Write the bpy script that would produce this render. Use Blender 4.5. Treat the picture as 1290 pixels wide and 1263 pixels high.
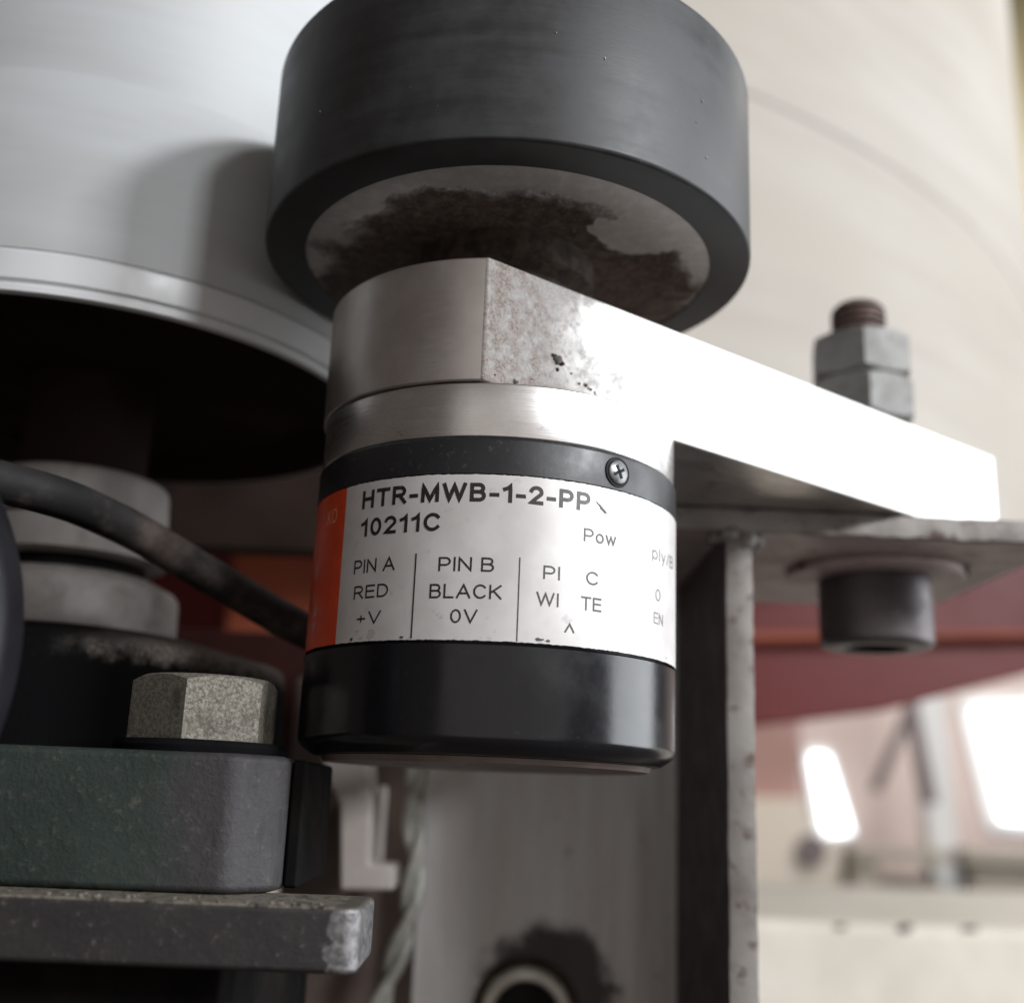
import bpy, bmesh, math, random
from mathutils import Vector, Matrix
random.seed(7)
for o in list(bpy.data.objects): bpy.data.objects.remove(o)
S = bpy.context.scene; COL = S.collection
R_ = math.radians; PI = math.pi

# ------------------------------------------------------------------ camera
PITCH, YAW, ROLL = 0.25726, 0.00461, 0.03972
fw = Vector((math.sin(YAW)*math.cos(PITCH), math.cos(YAW)*math.cos(PITCH), math.sin(PITCH)))
rt = Vector((math.cos(YAW), -math.sin(YAW), 0)); up = rt.cross(fw)
r2 = rt*math.cos(ROLL) + up*math.sin(ROLL); u2 = up*math.cos(ROLL) - rt*math.sin(ROLL)
cd = bpy.data.cameras.new('camera'); cam = bpy.data.objects.new('camera', cd); COL.objects.link(cam)
m = Matrix((r2, u2, -fw)).transposed().to_4x4(); m.translation = Vector((0.00171, -0.19937, -0.02228)); cam.matrix_world = m
cd.sensor_width = 36; cd.lens = 36*1426.1/1290; cd.clip_start = 0.005; cd.clip_end = 60
cd.dof.use_dof = True; cd.dof.focus_distance = 0.174; cd.dof.aperture_fstop = 11
S.camera = cam
# ------------------------------------------------------------------ light of the hall
W = bpy.data.worlds.new('World'); S.world = W; W.use_nodes = True
W.node_tree.nodes['Background'].inputs[0].default_value = (0.92, 0.76, 0.68, 1)
W.node_tree.nodes['Background'].inputs[1].default_value = 0.075
def window_or_fill(name, az, el, dist, sx, sy, power, col):
    l = bpy.data.lights.new(name, 'AREA'); l.shape = 'RECTANGLE'; l.size = sx; l.size_y = sy; l.energy = power; l.color = col
    o = bpy.data.objects.new(name, l); COL.objects.link(o)
    d = Vector((math.sin(R_(az))*math.cos(R_(el)), -math.cos(R_(az))*math.cos(R_(el)), math.sin(R_(el))))
    o.location = d*dist + Vector((0, 0, 0.03)); o.rotation_euler = d.to_track_quat('Z', 'Y').to_euler()
    return o
window_or_fill('window_or_fill', 57, 24, 2.2, 0.30, 0.30, 35, (0.95, 0.97, 1.0))
window_or_fill('window_or_fill', 38.5, 25, 2.2, 0.26, 0.30, 15, (0.95, 0.97, 1.0))
window_or_fill('window_or_fill', 95, 9, 2.2, 1.5, 1.7, 46, (0.92, 0.96, 1.0))
window_or_fill('window_or_fill', 10, 6, 4.0, 6.0, 4.5, 33, (1.0, 0.94, 0.90))  # added soft fill from behind the camera; no window seen there
hl = window_or_fill('hall_fill_light', 0, 0, 1, 2.0, 2.0, 78, (1.0, 0.97, 0.94)); hl.location = (2.2, 2.4, 2.4); hl.rotation_euler = (Vector((2.2, 2.4, 2.4)) - Vector((1.6, 4.6, 0))).to_track_quat('Z', 'Y').to_euler()  # added lamp brightening the far hall; no skylight seen
S.view_settings.view_transform = 'Standard'; S.view_settings.look = 'None'; S.view_settings.exposure = 0.08; S.view_settings.gamma = 1
S.view_settings.use_curve_mapping = False
S.render.engine = 'CYCLES'
S.cycles.max_bounces = 8

# ------------------------------------------------------------------ materials
class NT:
    """small helper round a node tree"""
    def __init__(s, name):
        s.m = bpy.data.materials.new(name); s.m.use_nodes = True; s.t = s.m.node_tree; s.n = s.t.nodes
        s.b = s.n['Principled BSDF']; s.co = s.n.new('ShaderNodeTexCoord').outputs['Object']
    def link(s, a, b):
        if isinstance(a, (int, float)): b.default_value = a
        elif isinstance(a, (tuple, list)): b.default_value = (*a[:3], 1) if len(b.default_value) == 4 else a
        else: s.t.links.new(a, b)
    def noise(s, scale, detail=4, rough=.55, vec=None, dist=0):
        n = s.n.new('ShaderNodeTexNoise'); n.inputs['Scale'].default_value = scale; n.inputs['Detail'].default_value = detail
        n.inputs['Roughness'].default_value = rough; n.inputs['Distortion'].default_value = dist
        s.t.links.new(vec if vec is not None else s.co, n.inputs['Vector']); return n.outputs['Fac']
    def scaled(s, v):
        n = s.n.new('ShaderNodeVectorMath'); n.operation = 'MULTIPLY'; s.t.links.new(s.co, n.inputs[0]); n.inputs[1].default_value = v; return n.outputs[0]
    def math(s, op, a, b=0.0, c=0.0, clamp=False):
        n = s.n.new('ShaderNodeMath'); n.operation = op; n.use_clamp = clamp
        s.link(a, n.inputs[0]); s.link(b, n.inputs[1])
        if op in ('MULTIPLY_ADD', 'COMPARE', 'SMOOTH_MIN'): s.link(c, n.inputs[2])
        return n.outputs[0]
    def ramp(s, x, a, b, lo=0., hi=1.):
        n = s.n.new('ShaderNodeMapRange'); n.interpolation_type = 'SMOOTHSTEP'; s.link(x, n.inputs[0])
        for i, v in enumerate((a, b, lo, hi)): n.inputs[1+i].default_value = v
        return n.outputs[0]
    def mix(s, f, a, b):
        n = s.n.new('ShaderNodeMix'); n.data_type = 'RGBA'; s.link(f, n.inputs[0]); s.link(a, n.inputs[6]); s.link(b, n.inputs[7]); return n.outputs[2]
    def sep(s):
        n = s.n.new('ShaderNodeSeparateXYZ'); s.t.links.new(s.co, n.inputs[0]); return n.outputs
    def geo(s): return s.n.new('ShaderNodeNewGeometry').outputs
    def bump(s, h, strength=.2, dist=.0005, prev=None):
        n = s.n.new('ShaderNodeBump'); n.inputs['Strength'].default_value = strength; n.inputs['Distance'].default_value = dist
        s.t.links.new(h, n.inputs['Height'])
        if prev is not None: s.t.links.new(prev, n.inputs['Normal'])
        s.t.links.new(n.outputs[0], s.b.inputs['Normal']); return n.outputs[0]
    def set(s, color=None, rough=None, metal=None, spec=None, coat=None):
        for k, v in (('Base Color', color), ('Roughness', rough), ('Metallic', metal), ('Specular IOR Level', spec), ('Coat Weight', coat)):
            if v is not None: s.link(v, s.b.inputs[k])
        return s

def worn(name, a, b, rough=.5, metal=0., dirt=None, dirt_lo=.5, dirt_hi=.65, dscale=180, nscale=60, bump=.15, bscale=900, bdist=.0003, spec=.5):
    """two-tone surface with a broken layer of dirt or rust and fine relief"""
    t = NT(name); c = t.mix(t.ramp(t.noise(nscale, 5), .35, .65), a, b); r = t.ramp(t.noise(nscale*2.3, 4), .3, .7, rough-.07, rough+.1)
    if dirt is not None:
        k = t.ramp(t.noise(dscale, 8, .65), dirt_lo, dirt_hi); c = t.mix(k, c, dirt); r = t.mix(k, r, (.85, .85, .85))
        if metal: t.set(metal=t.math('MULTIPLY', t.math('SUBTRACT', 1., k), metal))
    elif metal: t.set(metal=metal)
    t.set(color=c, rough=r, spec=spec); t.bump(t.noise(bscale, 6, .65), bump, bdist)
    return t.m

M = {}
# black rubber tyre, slightly dusty, grinding marks round it
t = NT('rubber'); x, y, z = t.sep()
n1 = t.math('ADD', t.math('MULTIPLY', t.noise(70, 6, .65), .6), t.math('MULTIPLY', t.noise(1, 5, .6, t.scaled((25, 25, 260))), .4)); c = t.mix(t.ramp(n1, .38, .64), (.022, .0215, .022), (.046, .048, .051))
spk = t.ramp(t.noise(900, 2), .74, .80); c = t.mix(t.math('MULTIPLY', spk, .2), c, (.3, .29, .27))
t.set(color=c, rough=t.ramp(n1, .3, .7, .44, .60), spec=.5)
t.bump(t.noise(1, 5, .6, t.scaled((500, 500, 2600))), .10, .0002); M['rubber'] = t.m
# hub face: pale cast metal behind a ragged coat of oily brown grime
t = NT('hub_grime'); x, y, z = t.sep()
rad = t.math('SQRT', t.math('ADD', t.math('MULTIPLY', x, x), t.math('MULTIPLY', y, y)))
n1 = t.noise(55, 6, .6); n2 = t.noise(420, 6, .7); n3 = t.noise(1500, 3, .7)
e = t.math('ADD', rad, t.math('MULTIPLY', t.math('SUBTRACT', n1, .5), .030)); e = t.math('ADD', e, t.math('MULTIPLY', t.math('SUBTRACT', n2, .5), .004))
e = t.math('ADD', e, t.math('MULTIPLY', y, -.22))
g = t.ramp(e, .0325, .0395, 1, 0); g = t.math('MULTIPLY', g, t.ramp(t.math('ADD', t.math('MULTIPLY', n2, .6), t.math('MULTIPLY', g, .7)), .35, .62))
# bare patch wiped clean towards the arm side
px = t.math('SUBTRACT', x, .0235); py = t.math('ADD', y, .016)
pd = t.math('SQRT', t.math('ADD', t.math('MULTIPLY', px, px), t.math('MULTIPLY', t.math('MULTIPLY', py, py), 1.4)))
pd = t.math('ADD', pd, t.math('MULTIPLY', t.math('SUBTRACT', t.noise(160, 5, .6), .5), .012))
g = t.math('MULTIPLY', g, t.ramp(pd, .0085, .0094))
grm = t.mix(t.ramp(n2, .35, .7), (.045, .028, .020), (.15, .105, .08)); grm = t.mix(t.ramp(n3, .55, .72), grm, (.27, .21, .17))
base = t.mix(t.ramp(n2, .4, .7), (.52, .49, .465), (.64, .61, .585))
t.set(color=t.mix(g, base, grm), rough=t.ramp(g, 0, 1, .42, .75), metal=t.ramp(g, 0, 1, .25, 0)); t.bump(t.math('ADD', t.math('MULTIPLY', g, 1.2), t.math('MULTIPLY', n2, t.math('ADD', g, .1))), .5, .0006); M['hub'] = t.m
M['grime'] = worn('grime', (.022, .013, .009), (.075, .05, .035), .75, nscale=400, bump=.6, bscale=1300, bdist=.0006)
# aluminium arm: machined, dust and dark specks caught near the crease
ARM = R_(37.6); ad = Vector((math.cos(ARM), math.sin(ARM), 0)); an = Vector((ad.y, -ad.x, 0))
t = NT('arm_aluminium'); x, y, z = t.sep()
along = t.math('ADD', t.math('MULTIPLY', x, ad.x), t.math('MULTIPLY', y, ad.y))
acr = t.math('ADD', t.math('MULTIPLY', x, an.x), t.math('MULTIPLY', y, an.y))
face = t.math('GREATER_THAN', acr, .0234)
n1 = t.noise(650, 8, .68); n2 = t.noise(120, 5); n3 = t.noise(2300, 4, .6)
zone = t.ramp(along, -.020, .016, 1, 0)                                  # oily smear spreading from the crease
low = t.math('MULTIPLY', t.ramp(z, .042, .049, 1, 0), t.ramp(along, -.01, .04, 1.1, .3))
zz = t.math('MAXIMUM', t.math('MULTIPLY', zone, 1.0), low)
k = t.ramp(t.math('ADD', t.math('ADD', t.math('MULTIPLY', n1, .75), t.math('MULTIPLY', n2, .55)), t.math('MULTIPLY', zz, .26)), .80, 1.0)
k = t.math('MULTIPLY', t.math('MULTIPLY', k, face), t.math('MINIMUM', t.math('MULTIPLY', zz, 2.), 1.))
spk = t.math('MULTIPLY', t.ramp(n3, .66, .72), t.math('MULTIPLY', face, t.math('ADD', t.math('MULTIPLY', t.ramp(along, -.02, .035, 1, 0), .8), .12)))
k = t.math('MAXIMUM', k, spk)
brush = t.noise(1, 4, .6, t.scaled((300, 300, 9000)))
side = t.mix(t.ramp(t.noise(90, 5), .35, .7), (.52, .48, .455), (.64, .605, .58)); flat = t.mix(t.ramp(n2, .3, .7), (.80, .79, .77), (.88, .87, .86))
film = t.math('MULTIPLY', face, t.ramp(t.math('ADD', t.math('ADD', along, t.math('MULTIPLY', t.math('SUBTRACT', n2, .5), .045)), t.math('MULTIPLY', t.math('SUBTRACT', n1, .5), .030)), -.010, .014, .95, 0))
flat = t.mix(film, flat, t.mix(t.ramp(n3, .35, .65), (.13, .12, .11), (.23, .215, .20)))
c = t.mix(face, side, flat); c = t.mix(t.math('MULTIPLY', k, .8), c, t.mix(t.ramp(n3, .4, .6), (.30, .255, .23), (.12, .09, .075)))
t.set(color=c, rough=t.mix(face, t.ramp(brush, .3, .7, .30, .42), t.ramp(k, 0, 1, .5, .85)), metal=t.math('MULTIPLY', t.math('SUBTRACT', 1., t.math('MAXIMUM', k, film)), t.ramp(face, 0, 1, .9, .55)))
t.bump(t.math('ADD', t.math('MULTIPLY', brush, .25), t.math('MULTIPLY', t.math('ADD', n1, k), t.math('MULTIPLY', face, .8))), .22, .0003); M['arm'] = t.m
# turned aluminium ring
t = NT('turned_aluminium'); br = t.noise(1, 4, .6, t.scaled((120, 120, 7000))); n2 = t.noise(150, 5)
k = t.ramp(t.noise(700, 7, .7), .62, .72)
c = t.mix(t.ramp(n2, .3, .7), (.66, .64, .625), (.78, .77, .76)); c = t.mix(t.math('MULTIPLY', k, .5), c, (.2, .16, .13))
t.set(color=c, rough=t.ramp(br, .3, .7, .26, .32), metal=.95); t.bump(br, .02, .0002); M['turned'] = t.m
# black plastic
t = NT('black_plastic'); n1 = t.noise(140, 6, .6); du = t.ramp(t.noise(800, 6, .7), .60, .74)
t.set(color=t.mix(t.math('MULTIPLY', du, .10), (.008, .008, .010), (.16, .15, .14)), rough=t.ramp(n1, .3, .7, .17, .26), spec=.55); t.bump(t.noise(1200, 5), .04, .0002); M['plastic'] = t.m
t = NT('black_band'); n1 = t.noise(140, 6, .6); du = t.ramp(t.noise(700, 6, .7), .58, .74)
t.set(color=t.mix(t.math('MULTIPLY', du, .3), (.014, .014, .016), (.2, .19, .18)), rough=t.ramp(n1, .3, .7, .34, .48), spec=.5); t.bump(t.noise(1500, 5), .08, .0002); M['band'] = t.m
# printed label foil and ink
t = NT('label_silver'); x, y, z = t.sep(); n1 = t.noise(130, 5); sm = t.ramp(t.noise(330, 6, .65), .60, .70)
lowz = t.ramp(z, .0, .006, .65, .28); c = t.mix(t.ramp(n1, .35, .65), (.60, .575, .56), (.67, .65, .64)); c = t.mix(t.math('MULTIPLY', sm, lowz), c, (.28, .25, .25))
t.set(color=c, rough=t.ramp(n1, .3, .7, .34, .42), metal=.12, spec=.5); t.bump(t.noise(60, 3), .05, .0004); M['label'] = t.m
t = NT('label_red'); n1 = t.noise(200, 6); c = t.mix(t.ramp(n1, .35, .7), (.70, .060, .010), (.80, .085, .018)); c = t.mix(t.math('MULTIPLY', t.ramp(t.noise(900, 6, .7), .62, .7), .4), c, (.15, .04, .03))
t.set(color=c, rough=.38); M['red_label'] = t.m
def ink(name, a, wear): 
    t = NT(name); k = t.ramp(t.noise(1500, 5, .7), .60, .72); t.set(color=t.mix(t.math('MULTIPLY', k, wear), a, (.6, .58, .57)), rough=.4); return t.m
M['ink'] = ink('ink', (.018, .016, .016), .35); M['ink_grey'] = ink('ink_grey', (.06, .057, .057), .45); M['ink_glare'] = ink('ink_glare', (.17, .16, .16), .6)  # paler inks put the veiling glare into the print colour
M['ink_orange'] = ink('ink_orange', (.90, .34, .2), .0); M['scuff'] = worn('scuff', (.35, .33, .33), (.55, .52, .5), .5)
M['screw'] = worn('screw_steel', (.14, .14, .145), (.24, .24, .245), .35, .8, nscale=500)
M['hole_shade'] = worn('hole_shade', (.004, .004, .004), (.01, .01, .01), .8)  # near-black colour stands for the shade inside holes and slots
# galvanised bracket steel
t = NT('galvanised'); x, y, z = t.sep()
st = t.noise(1, 6, .6, t.scaled((90, 90, 12))); n1 = t.noise(300, 6, .7); n2 = t.noise(30, 4)
c = t.mix(t.ramp(st, .34, .68), (.60, .565, .54), (.78, .78, .77)); c = t.mix(t.math('MULTIPLY', t.ramp(n1, .60, .72), .6), c, (.09, .07, .06))
dx = t.math('SUBTRACT', x, .0175); dz = t.math('ADD', z, .0705); dd = t.math('SQRT', t.math('ADD', t.math('MULTIPLY', dx, dx), t.math('MULTIPLY', dz, dz)))
dd = t.math('ADD', dd, t.math('MULTIPLY', t.math('SUBTRACT', t.noise(170, 7, .7), .5), .016)); k = t.math('MULTIPLY', t.ramp(dd, .0145, .0195, 1, 0), t.math('GREATER_THAN', y, .115))
c = t.mix(t.math('MULTIPLY', k, .95), c, (.022, .013, .010))
t.set(color=c, rough=t.ramp(st, .3, .7, .42, .58), metal=t.math('MULTIPLY', t.math('SUBTRACT', 1., k), .15)); t.bump(t.math('ADD', n1, t.math('MULTIPLY', k, .6)), .25, .0004); M['galv'] = t.m
# flange side: brown-black, darker than the web
M['flange_brown'] = worn('flange_brown', (.060, .036, .042), (.085, .056, .064), .6, dirt=(.09, .07, .065), dirt_lo=.62, dirt_hi=.75, dscale=300)
M['cut_edge'] = worn('cut_edge', (.19, .17, .155), (.29, .27, .25), .55, .2, dirt=(.13, .095, .08), dirt_lo=.54, dirt_hi=.64, dscale=200, bump=.35, bscale=700, bdist=.0004)
M['plate_under'] = worn('plate_under', (.42, .34, .315), (.50, .43, .40), .55, .1, dirt=(.12, .08, .065), dirt_lo=.60, dirt_hi=.7, dscale=220, bump=.3)
M['wire'] = worn('wire', (.34, .34, .30), (.62, .63, .57), .3, nscale=130, bump=.1, dirt=(.2, .18, .15), dirt_lo=.6, dirt_hi=.75)
M['base_brown'] = worn('base_brown', (.16, .125, .11), (.24, .195, .175), .5, nscale=120)
M['bushing'] = worn('bushing', (.46, .44, .38), (.62, .60, .54), .4, .5, dirt=(.08, .06, .04), dirt_lo=.60, dirt_hi=.7, dscale=500)
M['zinc'] = worn('zinc_nut', (.20, .20, .19), (.28, .28, .265), .6, .1, dirt=(.15, .135, .125), dirt_lo=.54, dirt_hi=.72, dscale=260)
M['rust'] = worn('rusty_thread', (.13, .085, .075), (.22, .15, .13), .6, .2, dirt=(.03, .02, .018), dscale=500)
M['dark_bolt'] = worn('dark_bolt', (.060, .050, .055), (.12, .105, .105), .48, .4, dirt=(.20, .17, .16), dirt_lo=.62, dirt_hi=.74, dscale=420)
# roller and its surroundings
t = NT('roller_steel'); x, y, z = t.sep(); st = t.noise(1, 5, .6, t.scaled((14, 14, 120))); n2 = t.noise(18, 4)
c = t.mix(t.ramp(st, .3, .7), (.435, .445, .445), (.48, .50, .51)); c = t.mix(t.math('MULTIPLY', t.ramp(n2, .5, .68), .35), c, (.42, .41, .395))
t.set(color=c, rough=t.ramp(st, .3, .7, .45, .55), metal=0., spec=.3); M['roller'] = t.m
M['roller_rim'] = worn('roller_rim', (.60, .61, .61), (.66, .67, .68), .45, .1, nscale=40, bump=.03)
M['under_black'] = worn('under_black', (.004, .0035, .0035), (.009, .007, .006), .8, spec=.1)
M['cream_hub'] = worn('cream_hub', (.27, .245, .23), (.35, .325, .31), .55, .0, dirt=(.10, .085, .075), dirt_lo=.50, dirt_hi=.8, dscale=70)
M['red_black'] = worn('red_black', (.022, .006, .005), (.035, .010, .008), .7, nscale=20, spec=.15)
M['under_shade'] = worn('under_shade', (.020, .0135, .0115), (.032, .021, .0175), .8, nscale=25, spec=.05)  # roller underside coloured dark for the shade beneath it
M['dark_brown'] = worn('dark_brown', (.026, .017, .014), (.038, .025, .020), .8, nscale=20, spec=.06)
M['black_cast'] = worn('black_cast', (.003, .003, .0035), (.007, .007, .008), .8, spec=.06, dirt=(.03, .028, .026), dirt_lo=.64, dirt_hi=.8, dscale=500, bump=.4)
t = NT('green_casting'); x, y, z = t.sep(); n1 = t.noise(70, 6); n2 = t.noise(700, 7, .7)
g = t.ramp(t.math('ADD', x, t.math('MULTIPLY', t.math('SUBTRACT', n1, .5), .02)), -.049, -.041)  # right end greyed: light on the rounded corner put into the colour
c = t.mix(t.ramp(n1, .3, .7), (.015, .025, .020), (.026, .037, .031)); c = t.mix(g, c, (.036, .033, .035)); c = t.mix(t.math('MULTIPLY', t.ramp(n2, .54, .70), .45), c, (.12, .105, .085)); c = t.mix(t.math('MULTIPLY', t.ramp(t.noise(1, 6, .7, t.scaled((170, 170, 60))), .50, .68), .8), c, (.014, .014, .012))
t.set(color=c, rough=.62); t.bump(n2, .45, .0006); M['green'] = t.m
M['dust'] = worn('dust', (.12, .105, .09), (.24, .215, .19), .95, nscale=600, bump=.8, bscale=2000, bdist=.0008)
t = NT('bolt_zinc_worn'); n2 = t.noise(1900, 6, .75); n1 = t.noise(220, 6, .65)
c = t.mix(t.ramp(n2, .35, .68), (.13, .115, .09), (.34, .32, .275)); c = t.mix(t.math('MULTIPLY', t.ramp(n1, .48, .66), .8), c, (.10, .082, .062))
t.set(color=c, rough=t.ramp(n2, .4, .6, .65, .42), metal=.4); t.bump(n2, .5, .0005); M['bolt_worn'] = t.m
t = NT('bar_steel'); x, y, z = t.sep(); n1 = t.noise(90, 5); n2 = t.noise(800, 7, .7)
c = t.mix(t.ramp(n1, .3, .7), (.013, .012, .013), (.026, .022, .022)); c = t.mix(t.math('MULTIPLY', t.ramp(n2, .58, .7), .35), c, (.19, .165, .13))
nz = t.sep()
we = t.ramp(t.math('ADD', x, t.math('MULTIPLY', t.math('SUBTRACT', t.noise(330, 6, .65), .5), .0085)), -.0200, -.0192)
c = t.mix(we, c, t.mix(t.ramp(n2, .4, .6), (.12, .12, .125), (.26, .25, .25)))
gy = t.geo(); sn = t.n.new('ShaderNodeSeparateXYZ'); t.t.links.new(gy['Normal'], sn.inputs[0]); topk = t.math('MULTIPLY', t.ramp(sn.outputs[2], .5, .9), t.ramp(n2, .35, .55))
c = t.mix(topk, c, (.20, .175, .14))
t.set(color=c, rough=t.ramp(n2, .3, .7, .42, .6), metal=t.math('MULTIPLY', we, .7), spec=.5); t.bump(n2, .3, .0005); M['bar'] = t.m
M['cable'] = worn('cable', (.014, .013, .013), (.026, .024, .024), .7, spec=.3, dirt=(.15, .12, .105), dirt_lo=.46, dirt_hi=.72, dscale=45)
M['pulley'] = worn('pulley', (.006, .006, .008), (.011, .011, .014), .4, spec=.18)
M['clip'] = worn('cream_clip', (.56, .50, .46), (.66, .60, .56), .45, dirt=(.3, .24, .2), dirt_lo=.62, dirt_hi=.75, dscale=140)
M['brown_post'] = worn('brown_post', (.13, .095, .08), (.19, .145, .125), .6, nscale=40)
M['grey_plate'] = worn('grey_plate', (.085, .085, .075), (.13, .13, .115), .6, nscale=40)
# distance
t = NT('paper'); n1 = t.noise(1, 5, .55, t.scaled((3, 3, 9))); st = t.noise(1, 5, .6, t.scaled((4, 4, 60)))
c = t.mix(t.ramp(n1, .35, .68), (.37, .337, .292), (.42, .39, .348)); c = t.mix(t.math('MULTIPLY', t.ramp(st, .45, .70), .6), c, (.33, .295, .265))
t.set(color=c, rough=.6, spec=.3); M['paper'] = t.m
M['paper_seam'] = worn('paper_seam', (.25, .22, .21), (.30, .27, .255), .6, nscale=20)
M['red_guard'] = worn('red_guard', (.092, .008, .008), (.122, .014, .013), .45, nscale=6, bump=.02, spec=.35)
M['orange'] = worn('orange', (.20, .036, .014), (.26, .055, .022), .6, nscale=12)  # lit tone of the red beam, painted as orange
t = NT('cream_beam'); n1 = t.noise(22, 6, .6); n2 = t.noise(160, 7, .7)
c = t.mix(t.ramp(n1, .35, .68), (.70, .65, .55), (.80, .75, .66)); c = t.mix(t.math('MULTIPLY', t.math('MULTIPLY', t.ramp(n2, .56, .70), t.ramp(t.noise(14, 3), .50, .62)), .7), c, (.24, .20, .15))
t.set(color=c, rough=.55); M['beam'] = t.m
M['chip'] = worn('chip', (.05, .035, .03), (.09, .07, .06), .8)
M['wall'] = worn('hall_wall', (.72, .60, .56), (.80, .68, .64), .8, nscale=.9, bump=.02)
M['wall_cream'] = worn('hall_cream', (.80, .72, .60), (.84, .76, .66), .8, nscale=2, bump=.02)
M['hall_brick'] = worn('hall_brick', (.42, .25, .22), (.50, .33, .30), .8, nscale=2, bump=.02)
M['hall_white'] = worn('hall_white', (.80, .82, .82), (.86, .87, .87), .6, nscale=2, bump=.02)
M['hall_dark'] = worn('hall_dark', (.16, .125, .13), (.22, .18, .18), .7, nscale=2, bump=.02)
M['hall_olive'] = worn('hall_olive', (.44, .40, .33), (.52, .48, .41), .8, nscale=2, bump=.02)
M['hall_ochre'] = worn('hall_ochre', (.42, .36, .20), (.50, .44, .27), .8, nscale=.8, bump=.02)
t = NT('window_glow'); t.set(color=(.8, .8, .8)); t.b.inputs['Emission Color'].default_value = (.93, .97, 1, 1); t.b.inputs['Emission Strength'].default_value = 3.2; M['glow'] = t.m

# ------------------------------------------------------------------ builders
def finish(name, bm, mat, parent=None, angle=35, mods=None, bevel=0, seg=2):
    bmesh.ops.recalc_face_normals(bm, faces=bm.faces)
    me = bpy.data.meshes.new(name); bm.to_mesh(me); bm.free()
    for p in me.polygons: p.use_smooth = True
    me.set_sharp_from_angle(angle=R_(angle))
    me.materials.append(M[mat] if isinstance(mat, str) else mat)
    o = bpy.data.objects.new(name, me); COL.objects.link(o)
    if bevel:
        b = o.modifiers.new('bevel', 'BEVEL'); b.width = bevel; b.segments = seg; b.limit_method = 'ANGLE'; b.angle_limit = R_(40); b.harden_normals = True
    if parent is not None:
        o.parent = parent
        if parent.type == 'EMPTY': o.location = -parent.location
    return o
def tag(o, label, cat, group=None, kind=None):
    o['label'] = label; o['category'] = cat
    if group: o['group'] = group
    o['kind'] = kind or 'thing'
    return o
def thing(name, loc, label, cat):
    o = bpy.data.objects.new(name, None); o.empty_display_size = .02; COL.objects.link(o); o.location = loc; return tag(o, label, cat)
def lathe(name, prof, mat, parent=None, c=(0, 0), seg=128, angle=35, a0=0, a1=360, closed=False, basis=None, **k):
    """profile of (radius, height) turned about a vertical axis at c, or about the z of a given basis matrix"""
    bm = bmesh.new(); full = abs(a1-a0) >= 360; n = seg if full else seg+1; rings = []
    for r, z in prof:
        if r < 1e-7: rings.append([bm.verts.new((c[0], c[1], z))]*n); continue
        rings.append([bm.verts.new((c[0]+r*math.cos(R_(a0)+R_(a1-a0)*i/seg), c[1]+r*math.sin(R_(a0)+R_(a1-a0)*i/seg), z)) for i in range(n)])
    pairs = list(zip(rings, rings[1:])) + ([(rings[-1], rings[0])] if closed else [])
    for A, B in pairs:
        for i in range(seg):
            j = (i+1) % n; f = []
            for v in (A[i], A[j], B[j], B[i]):
                if v not in f: f.append(v)
            if len(f) > 2:
                try: bm.faces.new(f)
                except ValueError: pass
    if basis is not None: bm.transform(basis)
    return finish(name, bm, mat, parent, angle, **k)
def rnd(prof, i, r, n=5):
    """round corner i of a profile with radius r"""
    p = [Vector(q) for q in prof]; a, b, c = p[i-1], p[i], p[(i+1) % len(p)]
    d1 = (a-b).normalized(); d2 = (c-b).normalized(); h = d1.angle(d2)/2; L = r/math.tan(h); P1 = b+d1*L; P2 = b+d2*L; O = b+(d1+d2).normalized()*(r/math.sin(h))
    out = []
    for k in range(n+1):
        v = (P1-O).lerp(P2-O, k/n).normalized()*r + O; out.append((v.x, v.y))
    return prof[:i] + out + prof[i+1:]
def prism(name, pts, z0, z1, mat, parent=None, basis=None, **k):
    bm = bmesh.new(); A = [bm.verts.new((x, y, z0)) for x, y in pts]; B = [bm.verts.new((x, y, z1)) for x, y in pts]; n = len(pts)
    bm.faces.new(A[::-1]); bm.faces.new(B)
    for i in range(n): bm.faces.new((A[i], A[(i+1) % n], B[(i+1) % n], B[i]))
    if basis is not None: bm.transform(basis)
    return finish(name, bm, mat, parent, **k)
XZ = Matrix(((1, 0, 0, 0), (0, 0, 1, 0), (0, 1, 0, 0), (0, 0, 0, 1)))      # draw in x,z and extrude along y
def box(name, lo, hi, mat, parent=None, **k):
    return prism(name, [(lo[0], lo[1]), (hi[0], lo[1]), (hi[0], hi[1]), (lo[0], hi[1])], lo[2], hi[2], mat, parent, **k)
def hexagon(name, af, z0, z1, mat, parent, c, rot, hole=0, top=True, bottom=True, step=6):
    """nut or bolt head: hexagonal prism whose corners are cut by a turned chamfer"""
    r0 = af/2*.97; ring = []
    def hr(a): q = (a-rot) % (PI/3) - PI/6; return af/2/math.cos(q)
    n = 72; bm = bmesh.new(); angs = [rot + 2*PI*i/n for i in range(n)]; t30 = math.tan(R_(30)); rows = []
    def row(f): rows.append([bm.verts.new((c[0]+f(a)[0]*math.cos(a), c[1]+f(a)[0]*math.sin(a), f(a)[1])) for a in angs])
    hi = max(hole, af*.02)
    row(lambda a: (hi, z0)); row(lambda a: (r0 if bottom else hr(a)*.999, z0)); row(lambda a: (hr(a), z0 + ((hr(a)-r0)*t30 if bottom else 0)))
    row(lambda a: (hr(a), z1 - ((hr(a)-r0)*t30 if top else 0))); row(lambda a: (r0 if top else hr(a)*.999, z1)); row(lambda a: (hi, z1))
    for A, B in list(zip(rows, rows[1:])) + [(rows[-1], rows[0])]:
        for i in range(n): bm.faces.new((A[i], A[(i+1) % n], B[(i+1) % n], B[i]))
    bmesh.ops.remove_doubles(bm, verts=bm.verts, dist=1e-7)
    return finish(name, bm, mat, parent, 25)
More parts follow.
